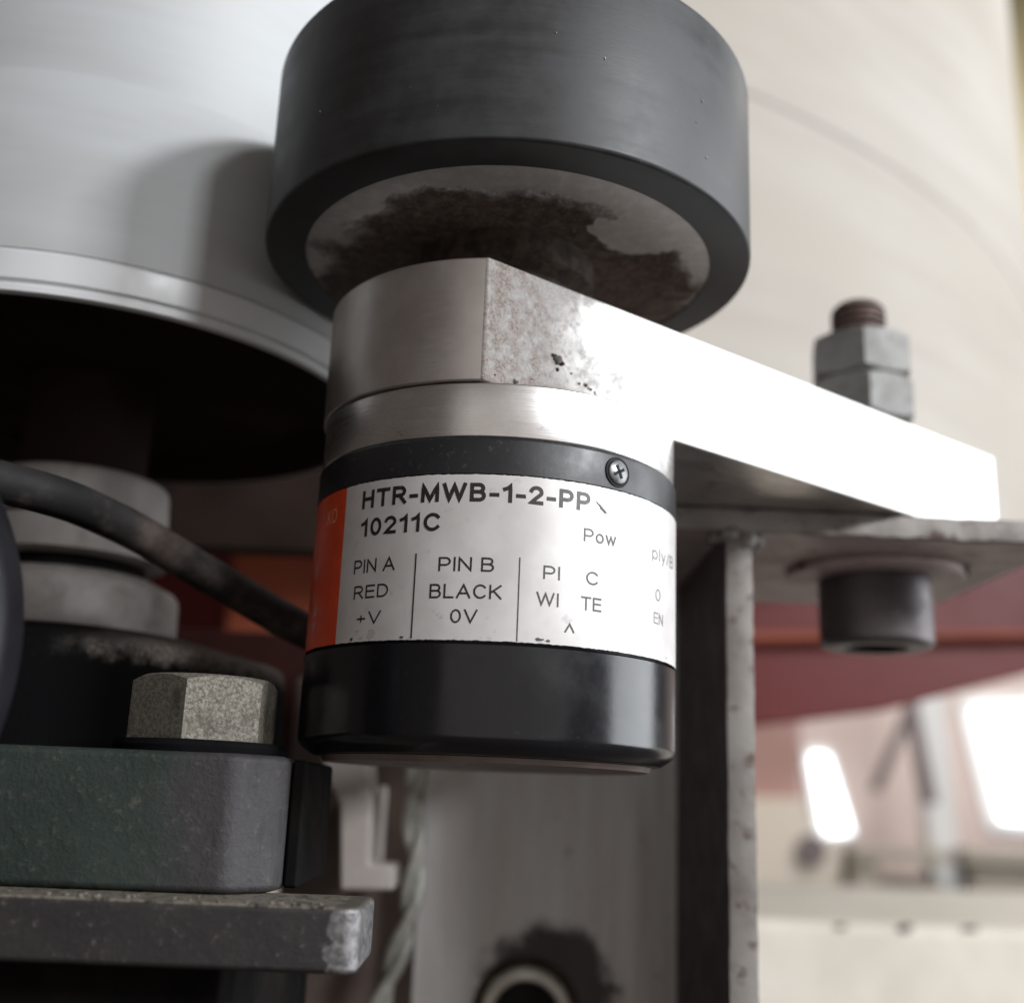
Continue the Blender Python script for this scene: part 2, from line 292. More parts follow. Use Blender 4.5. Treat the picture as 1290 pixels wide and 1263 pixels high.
def lump(name, c, s, mat, parent, seed, sub=3, rough=.35):
    bm = bmesh.new(); bmesh.ops.create_icosphere(bm, subdivisions=sub, radius=1); rr = random.Random(seed)
    ph = [(Vector((rr.uniform(-4, 4), rr.uniform(-4, 4), rr.uniform(-4, 4))), rr.uniform(0, 6)) for _ in range(6)]
    for v in bm.verts:
        d = 1 + rough*sum(math.sin(v.co.dot(a)+b) for a, b in ph)/4; v.co = Vector((v.co.x*s[0]*d + c[0], v.co.y*s[1]*d + c[1], v.co.z*s[2]*d + c[2]))
    return finish(name, bm, mat, parent, 80)
def tube(name, pts, r, mat, parent=None, seg=20, sub=10):
    P = [Vector(p) for p in pts]; path = []
    for i in range(len(P)-1):
        a, b, c, d = P[max(i-1, 0)], P[i], P[i+1], P[min(i+2, len(P)-1)]
        for k in range(sub):
            t = k/sub; path.append(.5*((2*b) + (c-a)*t + (2*a-5*b+4*c-d)*t*t + (3*b-a-3*c+d)*t**3))
    path.append(P[-1]); bm = bmesh.new(); rings = []
    for i, p in enumerate(path):
        tg = (path[min(i+1, len(path)-1)] - path[max(i-1, 0)]).normalized(); u = tg.cross(Vector((0, 0, 1))).normalized(); v = tg.cross(u)
        rings.append([bm.verts.new(p + (u*math.cos(2*PI*j/seg) + v*math.sin(2*PI*j/seg))*r) for j in range(seg)])
    for A, B in zip(rings, rings[1:]):
        for j in range(seg): bm.faces.new((A[j], A[(j+1) % seg], B[(j+1) % seg], B[j]))
    bm.faces.new(rings[0]); bm.faces.new(rings[-1]); return finish(name, bm, mat, parent, 60)
def jitter_line(a, b, n, amp, seed):
    rr = random.Random(seed); a, b = Vector(a), Vector(b); d = (b-a); nn = Vector((-d.y, d.x)).normalized()
    return [tuple(a + d*(i/n) + nn*(rr.uniform(-amp, amp) if 0 < i < n else 0)) for i in range(n)]

# ------------------------------------------------------------------ the hall far behind
wl = box('hall_wall', (-4, 4.6, -2), (7, 4.8, 6), 'wall'); wl['kind'] = 'structure'
wt = tag(prism('window', [(1.300, .205), (1.362, .205), (1.452, -.098), (1.350, -.105)], 4.55, 4.58, 'glow', basis=XZ), 'narrow slanted bright window beside the dark roof brace', 'window')
prism('frame', [(1.27, .235), (1.39, .235), (1.487, -.128), (1.318, -.138)], 4.585, 4.60, 'hall_white', wt, basis=XZ)
w2 = tag(prism('window', [(1.985, .415), (2.35, .44), (2.45, -.035), (2.075, -.025)], 4.55, 4.58, 'glow', basis=XZ), 'wide slanted bright window right of the pale hall column', 'window')
prism('frame', [(1.925, .47), (2.38, .50), (2.48, -.085), (2.02, -.075)], 4.585, 4.60, 'hall_white', w2, basis=XZ)
tag(prism('hall_column', [(1.50, .9), (1.60, .9), (1.655, -.5), (1.565, -.5)], 3.95, 4.05, 'hall_white', basis=XZ), 'pale leaning steel column of the hall', 'column')
br = thing('roof_brace', (1.46, 3.9, .0), 'dark forked steel brace beside the hall column', 'brace')
for a, b, w in (((1.462, .40), (1.52, .02), .022), ((1.455, .32), (1.33, .06), .016)):
    d = (Vector(b)-Vector(a)).normalized(); nn = Vector((-d.y, d.x))*w
    prism('strut', [tuple(Vector(a)+nn), tuple(Vector(b)+nn), tuple(Vector(b)-nn), tuple(Vector(a)-nn)], 3.85, 3.88, 'hall_dark', br, basis=XZ)
tag(box('brick_pier', (.86, 3.98, .02), (1.10, 4.2, .9), 'hall_brick'), 'brownish red pier beyond the bracket', 'pier')
cb = tag(prism('cream_cabinet', [(.7, .02), (1.09, .02), (1.135, -.118), (1.215, -.118), (1.215, -.6), (.7, -.6)], 3.9, 4.1, 'wall_cream', basis=XZ), 'cream cabinet with a dark round opening', 'cabinet')
lathe('opening', [(0, 0), (.052, 0), (.052, .012), (0, .012)], 'hall_dark', cb, basis=Matrix.Translation((1.105, 3.885, -.15)) @ Matrix.Rotation(R_(90), 4, 'X'))
bn = thing('work_bench', (1.4, 3.9, -.5), 'olive grey work bench between cabinet and column', 'bench')
box('bench_top', (1.225, 3.8, -.175), (1.56, 4.1, -.135), 'hall_olive', bn); box('bench_leg', (1.23, 3.82, -.6), (1.31, 4.0, -.176), 'hall_olive', bn); box('bench_shelf', (1.311, 3.9, -.26), (1.56, 4.1, -.235), 'hall_olive', bn)
cr = thing('metal_crate', (1.85, 3.9, -.5), 'grey brown metal crate below the wide window', 'crate')
box('crate_lid', (1.625, 3.85, -.17), (2.2, 4.1, -.125), 'hall_olive', cr); box('crate_body', (1.66, 3.88, -.6), (2.02, 4.1, -.171), 'hall_olive', cr); box('crate_post', (2.03, 3.86, -.6), (2.2, 4.1, -.171), 'hall_brick', cr)
tag(box('ochre_wall_panel', (1.9, 4.2, 1.6), (4.2, 4.3, 4.6), 'hall_ochre'), 'ochre wall panel far beyond the edge of the cream roll', 'panel')

# cream beam behind the bracket
be = thing('cream_beam', (.3, .55, -.2), 'scuffed cream painted beam crossing behind the steel bracket', 'beam')
prism('beam_body', rnd([(.43, -.20), (.74, -.20), (.74, -.0775), (.43, -.0775)], 3, .006, 5), -.15, .95, 'beam', be, basis=Matrix(((0, 0, 1, 0), (1, 0, 0, 0), (0, 1, 0, 0), (0, 0, 0, 1))))
for i, (x, s) in enumerate(((.186, .0036), (.2205, .0042), (.2545, .0045), (.312, .003))):
    lump('paint_chip', (x, .4302, -.0800+.0007*i), (s, .0006, .0014+.0006*(i % 2)), 'chip', be, 40+i, 2)

# red guard and orange panel under the roll
rg = thing('red_guard', (.1, .55, .03), 'dark red machine guard with curved lower edge behind the bracket', 'guard')
low = [(-.5, .075), (-.3, .046), (-.15, .031), (0, .0245), (.09, .0255), (.1715, .0305), (.2578, .0445), (.3486, .0705), (.45, .112), (.52, .15)]
prism('guard_plate', low + [(-.5, .15)], .55, .57, 'red_guard', rg, basis=XZ, bevel=.002)
prism('rib', [(-.45, .0500), (.40, .0967), (.40, .1025), (-.45, .0555)], .535, .5495, 'orange', rg, basis=XZ, bevel=.0015)  # lit edge of the guard, its light painted orange
tag(box('lit_guard_panel', (-.167, .49, .055), (-.085, .50, .135), 'orange', bevel=.002), 'dull orange panel for the lit part of the red beam beside the cable', 'panel')  # separate piece painted as the lit stretch of the red beam

# big cream roll
ro = thing('paper_roll', (-.2476, 1.0613, .158), 'huge cream roll standing behind the rubber wheel', 'roll')
cR = (-.2476, 1.0613)
lathe('roll_body', rnd([(0, .158), (.787, .158), (.787, 1.7), (0, 1.7)], 1, .006), 'paper', ro, cR, seg=256)
lathe('seam', [(.7869, .3763), (.7876, .3768), (.7876, .3790), (.7869, .3795)], 'paper_seam', ro, cR, seg=256)

# ------------------------------------------------------------------ dark backdrops and machine parts behind the roller
tag(box('cavity_backdrop', (-.42, .140, .0485), (-.042, .150, .16), 'dark_brown', bevel=.001), 'dark brown backdrop for the shaded cavity under the pale roller', 'backdrop')  # dark sheet standing for the shade in the cavity
tag(box('dark_filler', (-.42, .160, -.05), (-.02, .19, .0262), 'red_black', bevel=.001), 'blackish red block added to fill the dark behind the bearing', 'dark_filler')  # block added to keep the gap behind the bearing dark
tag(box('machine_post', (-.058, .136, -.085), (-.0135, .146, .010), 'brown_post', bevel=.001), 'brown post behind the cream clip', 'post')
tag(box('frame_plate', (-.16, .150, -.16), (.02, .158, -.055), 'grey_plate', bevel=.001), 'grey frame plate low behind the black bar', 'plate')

# ------------------------------------------------------------------ roller on its vertical shaft
AX = (-.097, .0547)
rl = thing('roller', (*AX, .0095), 'pale satin steel roller that the rubber wheel presses on', 'roller')
lathe('shell', [(.0630, .0717), (.0650, .0717), (.0650, .1085), (.06493, .1088), (.06493, .1094), (.0650, .1097), (.0650, .20), (.0, .20)], 'roller', rl, AX, seg=192)
lathe('rim', [(.0641, .0628), (.0645, .0628), (.0652, .0632), (.0652, .0643), (.0644, .0648), (.0644, .0651), (.0653, .0656), (.0654, .0708), (.0650, .0715)], 'roller_rim', rl, AX, seg=192, angle=30)
lathe('underside', [(.0643, .0629), (.0610, .0630), (.0600, .0660), (.0580, .0680), (.014, .0680), (.014, .0446)], 'under_shade', rl, AX, seg=96)
p = rnd([(.0, .0445), (.0198, .0445), (.0205, .0340), (.0, .0340)], 1, .002)
lathe('collar', p, 'cream_hub', rl, AX); lathe('collar', rnd([(.0, .0335), (.0200, .0335), (.0209, .0258), (.017, .0252), (0, .0252)], 1, .001), 'cream_hub', rl, AX)
lathe('groove', [(.0165, .0251), (.0165, .0221)], 'under_black', rl, AX)
p = rnd([(.0, .0220), (.0190, .0220), (.0246, .0192), (.0250, .0092), (.0, .0092)], 2, .003); lathe('collar', p, 'cream_hub', rl, AX)

# bearing housing with casting foot
bh = thing('bearing_block', (*AX, -.036), 'dark bearing block with a green cast iron foot', 'bearing')
t = NT('housing_dust'); x, y, z = t.sep(); n1 = t.noise(260, 7, .7); n2 = t.noise(1400, 4, .7)
k = t.math('MULTIPLY', t.ramp(t.math('ADD', z, t.math('MULTIPLY', t.math('SUBTRACT', n1, .5), .008)), -.0010, .0026), t.ramp(t.math('ADD', x, t.math('MULTIPLY', n1, .02)), -.072, -.050))
t.set(color=t.mix(k, (.0035, .0035, .004), t.mix(t.ramp(n2, .35, .65), (.10, .085, .075), (.24, .21, .185))), rough=.8, spec=.06); t.bump(n2, .4, .0006); M['housing'] = t.m
hs = lathe('housing', rnd([(.0, .0088), (.030, .0085), (.0500, .0035), (.0515, -.0168), (0, -.0168)], 2, .002), 'housing', bh, AX)
rr = random.Random(31)
for i in range(60):
    a = R_(rr.uniform(-52, -5)); q = rr.random(); r = .0501 - .002*q; lump('dust_clump', (AX[0]+r*math.cos(a), AX[1]+r*math.sin(a), .0016+.0024*q+rr.uniform(-.0004, .0004)), (rr.uniform(.0002, .0006), rr.uniform(.0002, .0005), rr.uniform(.0002, .0005)), 'dust', hs, 300+i, 1, .5)
foot = [(-.22, -.028), (-.0365, -.028), (-.0302, -.0215), (-.0302, .012), (-.05, .055), (-.22, .09)]
q = rnd(foot, 2, .006); q = rnd(q, 1, .004)
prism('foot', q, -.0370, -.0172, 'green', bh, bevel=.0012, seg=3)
box('end_shade', (-.0301, -.0175, -.0366), (-.0278, .012, -.0176), 'under_black', bh, bevel=.0006)  # dark block painting the shade on the foot's right end
hb = thing('hex_bolt', (-.046, -.0125, -.0171), 'scratched zinc hex bolt head on the green casting', 'bolt')
hexagon('head', .0205, -.0152, -.0052, 'bolt_worn', hb, (-.0458, -.0125), R_(-75-30+14), top=True, bottom=False)
lathe('washer', [(.004, -.0171), (.0135, -.0171), (.0137, -.0162), (.0133, -.0153), (.004, -.0153)], 'black_cast', hb, (-.0458, -.0125), seg=64)
# bar below
sb = thing('flat_bar', (-.1, -.03, -.0445), 'dusty black flat steel bar with a worn bare end', 'bar')
p = rnd([(-.22, -.0385), (-.0157, -.0385), (-.0157, -.019), (-.22, -.019)], 1, .0022, 4)
prism('bar_body', p, -.0456, -.0371, 'bar', sb, bevel=.0009, seg=3)
for i in range(46):
    rr = random.Random(100+i); x = rr.uniform(-.085, -.02); y = -.0378+rr.random()**2*.006
    if x > -.03 and y > -.034: continue
    lump('dust_grain', (x, y, -.0370), (rr.uniform(.0002, .0005), .0003, rr.uniform(.0001, .0003)), 'dust', sb, i, 1)
tag(box('frame_block', (-.20, -.030, -.09), (-.035, .05, -.0458), 'under_black', bevel=.001), 'black frame block below the flat bar', 'block')

# cable, pulley, clip
tag(tube('cable', [(-.17, -.06, .030), (-.125, -.045, .0275), (-.0812, -.02, .0247), (-.0690, -.001, .0235), (-.0555, .015, .0175), (-.0363, .030, .0085), (-.012, .043, .002), (.012, .058, .004), (.034, .085, .012)], .0035, 'cable'), 'black rubber cable running across the cream collars', 'cable')
p = rnd(rnd([(0, 0), (.040, 0), (.040, .013), (0, .013)], 2, .005), 1, .005)
pu = thing('black_pulley', (-.0966, -.066, -.0045), 'smooth black pulley in front of the bearing block', 'pulley')
BP = Matrix.Translation((-.0980, -.053, -.0075)) @ Matrix.Rotation(R_(90), 4, 'X')
lathe('disc', p, 'pulley', pu, basis=BP); lathe('boss', rnd([(0, .0131), (.012, .0131), (.012, .019), (0, .019)], 2, .002), 'pulley', pu, basis=BP)
cl = tag(prism('cream_clip', [(-.0437, -.0096), (-.0405, -.0085), (-.0315, -.0107), (-.0302, -.0118), (-.0296, -.0215), (-.0287, -.0235), (-.0284, -.0388), (-.0222, -.0390), (-.0220, -.0448), (-.0352, -.0452), (-.0368, -.0250), (-.0398, -.0200)], .092, .110, 'clip', basis=XZ, bevel=.0009, seg=3), 'small cream stepped clip between green casting and steel bracket', 'clip')
lm = box('mounting_lug', (-.035, .1105, -.04), (-.029, .1355, -.02), 'clip', cl)

# ------------------------------------------------------------------ steel angle bracket with welded top plate
sbk = thing('steel_bracket', (.03, .08, -.13), 'grey steel angle bracket with welded top plate holding the arm', 'bracket')
zt = .0358
web = jitter_line((-.0185, .120), (-.0185, .125), 1, 0, 1)
pts = [(-.0178, .1200), (.0364, .1200)] + [(.0364+.0129*math.sin(R_(a)), .1071+.0129*math.cos(R_(a))) for a in range(8, 90, 8)] + [(.0494, .1071), (.0494, .1250), (-.0178, .1250)]
prism('web', pts, -.14, zt, 'galv', sbk, angle=40)
box('flange', (.0496, .0404, -.14), (.0552, .1250, zt), 'flange_brown', sbk)
# burnt, uneven edge of the flange facing the front
bm = bmesh.new(); rr = random.Random(3); rows = []
for i in range(120):
    z = -.14 + (zt+.14)*i/119; a = .0496 + .00006*math.sin(z*260)+rr.uniform(-.00006, .00006); b = .0552 + .00005*math.sin(z*600)+rr.uniform(-.00008, .00008); e = rr.uniform(-.00005, .00005)
    rows.append([bm.verts.new(v) for v in ((a, .0408, z), (a, .0400+e, z), (a*.5+b*.5, .0394+e, z), (b, .0399+e, z), (b, .0408, z))])
for A, B in zip(rows, rows[1:]):
    for i in range(4): bm.faces.new((A[i], A[i+1], B[i+1], B[i]))
finish('cut_edge', bm, 'cut_edge', sbk, 60)
# spattered free edge of the web
# top plate, hand cut
out = jitter_line((.0365, .0400), (.1258, .0398), 26, .00022, 5) + jitter_line((.1258, .0398), (.1256, .1160), 16, .0004, 6) + jitter_line((.1256, .1160), (.122, .1262), 3, .0003, 7) + jitter_line((.122, .1262), (.0365, .1262), 14, .0003, 8) + jitter_line((.0365, .1262), (.0365, .0400), 6, .0002, 9)
prism('top_plate', out, .0361, .0409, 'plate_under', sbk, bevel=.0005)
o2 = [(.0366, .0398), (.1257, .0396), (.1257, .0401), (.0366, .0402)]
bm = bmesh.new(); rows = []; rr = random.Random(11)
for i in range(90):
    x = .0366 + .0892*i/89; a = .00012*math.sin(x*420)+.0001*math.sin(x*1100+1)+rr.uniform(-.00004, .00004); b = .0001*math.sin(x*700)+rr.uniform(-.00003, .00003)
    rows.append([bm.verts.new(v) for v in ((x, .0403, .0359+a), (x, .0395+b, .0362+a), (x, .0393+b, .0385), (x, .0396+b, .0409+a*.4), (x, .0403, .0411+a*.4))])
for A, B in zip(rows, rows[1:]):
    for i in range(4): bm.faces.new((A[i], A[i+1], B[i+1], B[i]))
finish('plate_edge', bm, 'cut_edge', sbk, 60)
for i, (x, y, z, s) in enumerate([(.0505, .0405, .0350, .0026), (.0535, .0412, .0345, .0028), (.0565, .0440, .0350, .0024), (.0480, .0430, .0350, .0022), (.0570, .0520, .0352, .0020)]):
    lump('weld_bead', (x, y, z), (s, s*1.1, s*.75), 'cut_edge', sbk, 80+i, 2, .3)
BB = Matrix.Translation((.0120, .120, -.0760)) @ Matrix.Rotation(R_(90), 4, 'X')
bu = lathe('bushing', [(.0086, .0005), (.0086, .0055), (.0092, .0062), (.0112, .0062), (.0120, .0054), (.0120, .0005)], 'bushing', sbk, basis=BB)
lathe('bore', [(0, .0008), (.0087, .0008)], 'hole_shade', bu, basis=BB); lathe('grease_ring', [(.0119, .0016), (.0136, .0014), (.0140, .0002)], 'grime', bu, basis=BB)

# pale twisted wires hanging beside the web
tw = thing('twisted_wire', (-.02, .112, -.12), 'pale twisted pair of wires hanging beside the bracket web', 'wire')
wp = [(-.0150, .114, .012), (-.0180, .113, -.004), (-.0200, .112, -.0235), (-.0180, .112, -.0400), (-.0196, .112, -.0545), (-.0234, .112, -.0675), (-.0262, .112, -.0770), (-.031, .112, -.100)]
dn = [Vector(wp[i]).lerp(Vector(wp[i+1]), k/8) for i in range(len(wp)-1) for k in range(8)]
for ph in (0, PI): tube('strand', [tuple(p + Vector((.0016*math.cos(p.z*205+ph), .0016*math.sin(p.z*205+ph), 0))) for p in dn], .00165, 'wire', tw, 14, 3)

# ------------------------------------------------------------------ clamp bolt through arm and plate
BC = (.0938, .0768)
mb = thing('clamp_bolt', (*BC, .0165), 'socket head clamp bolt with washer and two nuts at the arm end', 'bolt')
hd = lathe('head', rnd(rnd([(.0076, .0168), (.0135, .0168), (.0135, .0338), (0, .0338)], 1, .0018), 7, .0006), 'dark_bolt', mb, BC, seg=96)
hexagon('socket', .0132, .0240, .0244, 'hole_shade', hd, BC, .3, top=False, bottom=False)
lathe('socket_wall', [(.0077, .0168), (.0070, .0176), (.0068, .0240)], 'hole_shade', hd, BC, seg=6, angle=20)
wa = lathe('washer', [(.0100, .0339), (.0208, .0339), (.0214, .0345), (.0214, .0354), (.0208, .0360), (.0100, .0360)], 'plate_under', mb, BC, seg=96, closed=True)
for i, a in enumerate((200, 330, 345)): lump('rust_lump', (BC[0]+.0212*math.cos(R_(a)), BC[1]+.0212*math.sin(R_(a)), .0352), (.0013, .0013, .0008), 'grime', wa, 90+i, 2)
lathe('spacer', [(.0072, .0636), (.0092, .0636), (.0092, .0737), (.0072, .0737)], 'zinc', mb, BC, seg=64, closed=True)
NC = (BC[0]-.0012, BC[1]); hx = math.atan2(-.199-NC[1], .0017-NC[0])
for (z0, z1, rt_) in ((.0738, .0853, .17), (.0856, .0972, .10)): hexagon('nut', .0232, z0, z1, 'zinc', mb, NC, hx + rt_, hole=.0070)
pr = [(.0068, .0780)]
z = .079
while z < .1050: pr += [(.0070, z), (.0070, z+.0004), (.0059, z+.0010), (.0059, z+.0013)]; z += .0018
pr += [(.0068, .1060), (.0055, .1075), (0, .1078)]
lathe('thread', pr, 'rust', mb, NC, seg=64, angle=20)

# ------------------------------------------------------------------ the encoder
en = thing('rotary_encoder', (0, 0, -.0172), 'black rotary encoder with red and silver label, aluminium arm and rubber measuring wheel', 'encoder')
Rb = .0321; LT = .02585
lathe('core', [(.0312, -.0020), (.0312, .0275)], 'band', en, seg=96)
# moulded end cap
cp = rnd([(.0, -.0162), (.0296, -.0162), (.0322, -.0145), (.0322, -.0003), (.0318, .0), (.0310, .0)], 2, .0024, 6)
cap = lathe('end_cap', rnd(cp, 1, .0012, 4), 'plastic', en, seg=192, angle=50)
lathe('base_disc', rnd([(0, -.0172), (.0276, -.0172), (.0282, -.0163)], 1, .0004), 'base_brown', cap, seg=128)
# band under the flange
lathe('band', rnd([(.0310, LT+.0002), (.0321, LT+.0002), (.0321, .0320), (.0310, .0320)], 2, .0005, 3), 'band', en, seg=192)
# label
def arc_sheet(name, t0, t1, z0, z1, r, mat, parent, th=.00007, n=120, jag=0, seed=0):
    bm = bmesh.new(); rr = random.Random(seed); rows = []
    for i in range(n+1):
        a = R_(t0 + (t1-t0)*i/n); j0 = rr.uniform(-jag, jag); j1 = rr.uniform(-jag, jag)
        rows.append([bm.verts.new((q*math.sin(a), -q*math.cos(a), z)) for q, z in ((r-th, z0+j0), (r, z0+j0), (r, z1+j1), (r-th, z1+j1))])
    for A, B in zip(rows, rows[1:]):
        for k in range(4): bm.faces.new((A[k], B[k], B[(k+1) % 4], A[(k+1) % 4]))
    bm.faces.new(rows[0]); bm.faces.new(rows[-1][::-1]); return finish(name, bm, mat, parent, 30)
lab = arc_sheet('label', -49.4, 185, .0003, LT, .03212, 'label', en, n=300, jag=.00005, seed=4)
arc_sheet('red_stripe', -175, -49.5, .0003, LT, .03212, 'red_label', lab, n=160, jag=.00008, seed=5)
def arcp(cx, cy, rx, ry, a0, a1, n=10): return [(cx+rx*math.cos(R_(a0+(a1-a0)*i/n)), cy+ry*math.sin(R_(a0+(a1-a0)*i/n))) for i in range(n+1)]
def bowl(x0, xr, yl, yh): ry = (yh-yl)/2; return [(x0, yh)] + arcp(xr-ry*.9, (yl+yh)/2, ry*.9, ry, 90, -90) + [(x0, yl)]
GL = {  # strokes of a plain grotesque, cap height 1: (width, polylines)
 'H': (.66, [[(0, 0), (0, 1)], [(.66, 0), (.66, 1)], [(0, .53), (.66, .53)]]), 'T': (.68, [[(0, 1), (.68, 1)], [(.34, 0), (.34, 1)]]),
 'R': (.66, [[(0, 0), (0, 1)], bowl(0, .62, .47, 1), [(.34, .47), (.66, 0)]]), 'P': (.60, [[(0, 0), (0, 1)], bowl(0, .60, .43, 1)]),
 'M': (.78, [[(0, 0), (0, 1), (.39, .04), (.78, 1), (.78, 0)]]), 'W': (1.06, [[(0, 1), (.265, 0), (.53, .98), (.795, 0), (1.06, 1)]]),
 'B': (.62, [[(0, 0), (0, 1)], bowl(0, .57, .53, 1), bowl(0, .62, 0, .53)]), '-': (.30, [[(0, .36), (.30, .36)]]),
 '1': (.30, [[(0, .76), (.17, .84), (.28, 1), (.28, 0)]]), '2': (.54, [arcp(.27, .71, .27, .29, 165, -25) + [(.0, .0), (.54, 0)]]),
 '0': (.54, [arcp(.27, .5, .27, .5, 0, 360, 24)]), 'O': (.76, [arcp(.38, .5, .38, .5, 0, 360, 24)]), 'C': (.70, [arcp(.37, .5, .37, .5, 42, 318, 22)]),
 'I': (0, [[(0, 0), (0, 1)]]), 'N': (.66, [[(0, 0), (0, 1), (.66, 0), (.66, 1)]]), 'A': (.76, [[(0, 0), (.38, 1), (.76, 0)], [(.14, .33), (.62, .33)]]),
 'E': (.58, [[(.58, 1), (0, 1), (0, 0), (.58, 0)], [(0, .53), (.54, .53)]]), 'D': (.66, [[(0, 0), (0, 1), (.28, 1)] + arcp(.28, .5, .38, .5, 90, -90, 14) + [(0, 0)]]),
 'V': (.70, [[(0, 1), (.35, 0), (.70, 1)]]), 'L': (.52, [[(0, 1), (0, 0), (.52, 0)]]), 'K': (.64, [[(0, 0), (0, 1)], [(.62, 1), (.0, .40)], [(.20, .58), (.64, 0)]]),
 '+': (.5, [[(0, .43), (.5, .43)], [(.25, .18), (.25, .68)]]), 'o': (.50, [arcp(.25, .36, .25, .36, 0, 360, 20)]), 'w': (.72, [[(0, .72), (.18, 0), (.36, .70), (.54, 0), (.72, .72)]]),
 'p': (.48, [[(0, -.28), (0, .72)], arcp(.24, .36, .24, .36, 0, 360, 20)]), 'l': (0, [[(0, 0), (0, 1)]]), 'y': (.46, [[(0, .72), (.23, .02)], [(.46, .72), (.15, -.28)]]),
 '/': (.3, [[(0, 0), (.3, 1)]]), '^': (.5, [[(0, .1), (.25, .75), (.5, .1)]])}
def lettering(txt, t0, t1, z, h, mat, w=.135):
    """flat print wrapped round the label: txt spans t0..t1 degrees, baseline z, cap height h; w is the stroke width"""
    lines = []; x = 0
    for ch in txt:
        if ch == ' ': x += .36; continue
        W_, ps = GL[ch]
        for p in ps: lines.append([(x+a, w/2+b*(1-w)) for a, b in p])
        x += W_ + w + (.17 if w > .15 else .14)
    xs = [a for p in lines for a, b in p]; x0, x1 = min(xs)-w/2, max(xs)+w/2; k = (t1-t0)/(x1-x0)
    bm = bmesh.new(); r = .03216
    def put(v): a = R_(t0+(v[0]-x0)*k); return bm.verts.new((r*math.sin(a), -r*math.cos(a), z+h*v[1]))
    asp = math.radians(abs(k))*r/h                                      # keep the stroke weight even when the type is condensed
    for p in lines:
        q = [Vector((a*asp, b)) for a, b in p]; closed = (q[0]-q[-1]).length < 1e-6
        if not closed:
            q[0] = q[0] + (q[0]-q[1]).normalized()*w*.5; q[-1] = q[-1] + (q[-1]-q[-2]).normalized()*w*.5
        d = []
        for a, b in zip(q, q[1:]):                                      # cut long strokes so that they bend with the label
            n = max(1, int((b-a).length/.22)); d += [a.lerp(b, i/n) for i in range(n)]
        d.append(q[-1]); rows = []
        for i, c in enumerate(d):
            u = (c - d[i-1 if i else (-2 if closed else 0)]); v = (d[i+1 if i < len(d)-1 else (1 if closed else i)] - c)
            u = u.normalized() if u.length > 1e-9 else v.normalized(); v = v.normalized() if v.length > 1e-9 else u
            m_ = (u+v); m_ = m_.normalized() if m_.length > 1e-6 else u; nn = Vector((-m_.y, m_.x)); L_ = min(1/max(nn.dot(Vector((-u.y, u.x))), .2), 2.0)*w/2
            A = c+nn*L_; B = c-nn*L_; rows.append((put((A.x/asp, A.y)), put((B.x/asp, B.y))))
        for (a, b), (c, e) in zip(rows, rows[1:]): bm.faces.new((a, b, e, c))
    o = finish('lettering', bm, mat, lab, 80)
    return o
for a in (('HTR-MWB-1-2-PP', -41.6, 27.3, .02150, .0030, 'ink', .205), ('10211C', -41.4, -15.2, .01690, .0029, 'ink', .19),
          ('PIN A', -43.1, -28.0, .01105, .0022, 'ink'), ('RED', -42.4, -29.6, .0070, .0021, 'ink'), ('+V', -40.5, -31.5, .00295, .0020, 'ink'),
          ('PIN B', -14.9, .4, .01065, .0022, 'ink'), ('BLACK', -17.0, 2.7, .00652, .0022, 'ink'), ('0V', -10.9, -3.5, .00280, .0021, 'ink'),
          ('PI', 13.7, 18.6, .0101, .0021, 'ink_grey'), ('C', 26.4, 30.3, .0100, .0021, 'ink_grey'), ('WI', 12.0, 18.4, .0060, .0021, 'ink_grey'), ('TE', 25.0, 31.6, .0060, .0021, 'ink_grey'),  # letters left out and greyed where glare veils the label
          ('Pow', 25.4, 36.5, .0167, .0021, 'ink_grey'), ('ply/B', 53.0, 71.0, .0165, .0021, 'ink_glare'), ('O', 55.2, 58.6, .0098, .0020, 'ink_glare'), ('EN', 54.2, 60.5, .0060, .0019, 'ink_glare'),
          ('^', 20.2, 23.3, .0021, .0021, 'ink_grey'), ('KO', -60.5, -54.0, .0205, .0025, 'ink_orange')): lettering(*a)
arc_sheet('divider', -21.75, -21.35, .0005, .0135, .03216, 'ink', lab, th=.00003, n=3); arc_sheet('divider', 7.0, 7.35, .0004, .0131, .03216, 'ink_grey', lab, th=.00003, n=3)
def mark(t, z, w, h, mat, seed, slant=0):
    rr = random.Random(seed); bm = bmesh.new(); n = 14; vs = []
    for i in range(n):
        a = 2*PI*i/n; q = 1+rr.uniform(-.35, .35); u = w*q*math.cos(a); v = h*q*math.sin(a); th = R_(t)+(u)/.03212; vs.append(bm.verts.new((.03217*math.sin(th), -.03217*math.cos(th), z+v+slant*u)))
    bm.faces.new(vs); finish('print_mark', bm, mat, lab)
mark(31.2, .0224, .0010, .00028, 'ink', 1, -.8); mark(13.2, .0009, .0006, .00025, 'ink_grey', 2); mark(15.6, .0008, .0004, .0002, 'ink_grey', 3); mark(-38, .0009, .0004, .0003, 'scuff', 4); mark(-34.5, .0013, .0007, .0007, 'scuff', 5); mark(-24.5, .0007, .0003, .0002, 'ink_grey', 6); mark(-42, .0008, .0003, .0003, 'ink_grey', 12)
for i, (t_, z_, w_, h_) in enumerate(((-67, .0132, .0004, .0012), (-65, .0064, .0006, .0009), (-65.5, .0040, .0005, .0008), (-68, .0090, .0003, .0008))): mark(t_, z_, w_, h_, 'scuff', 20+i, .8)
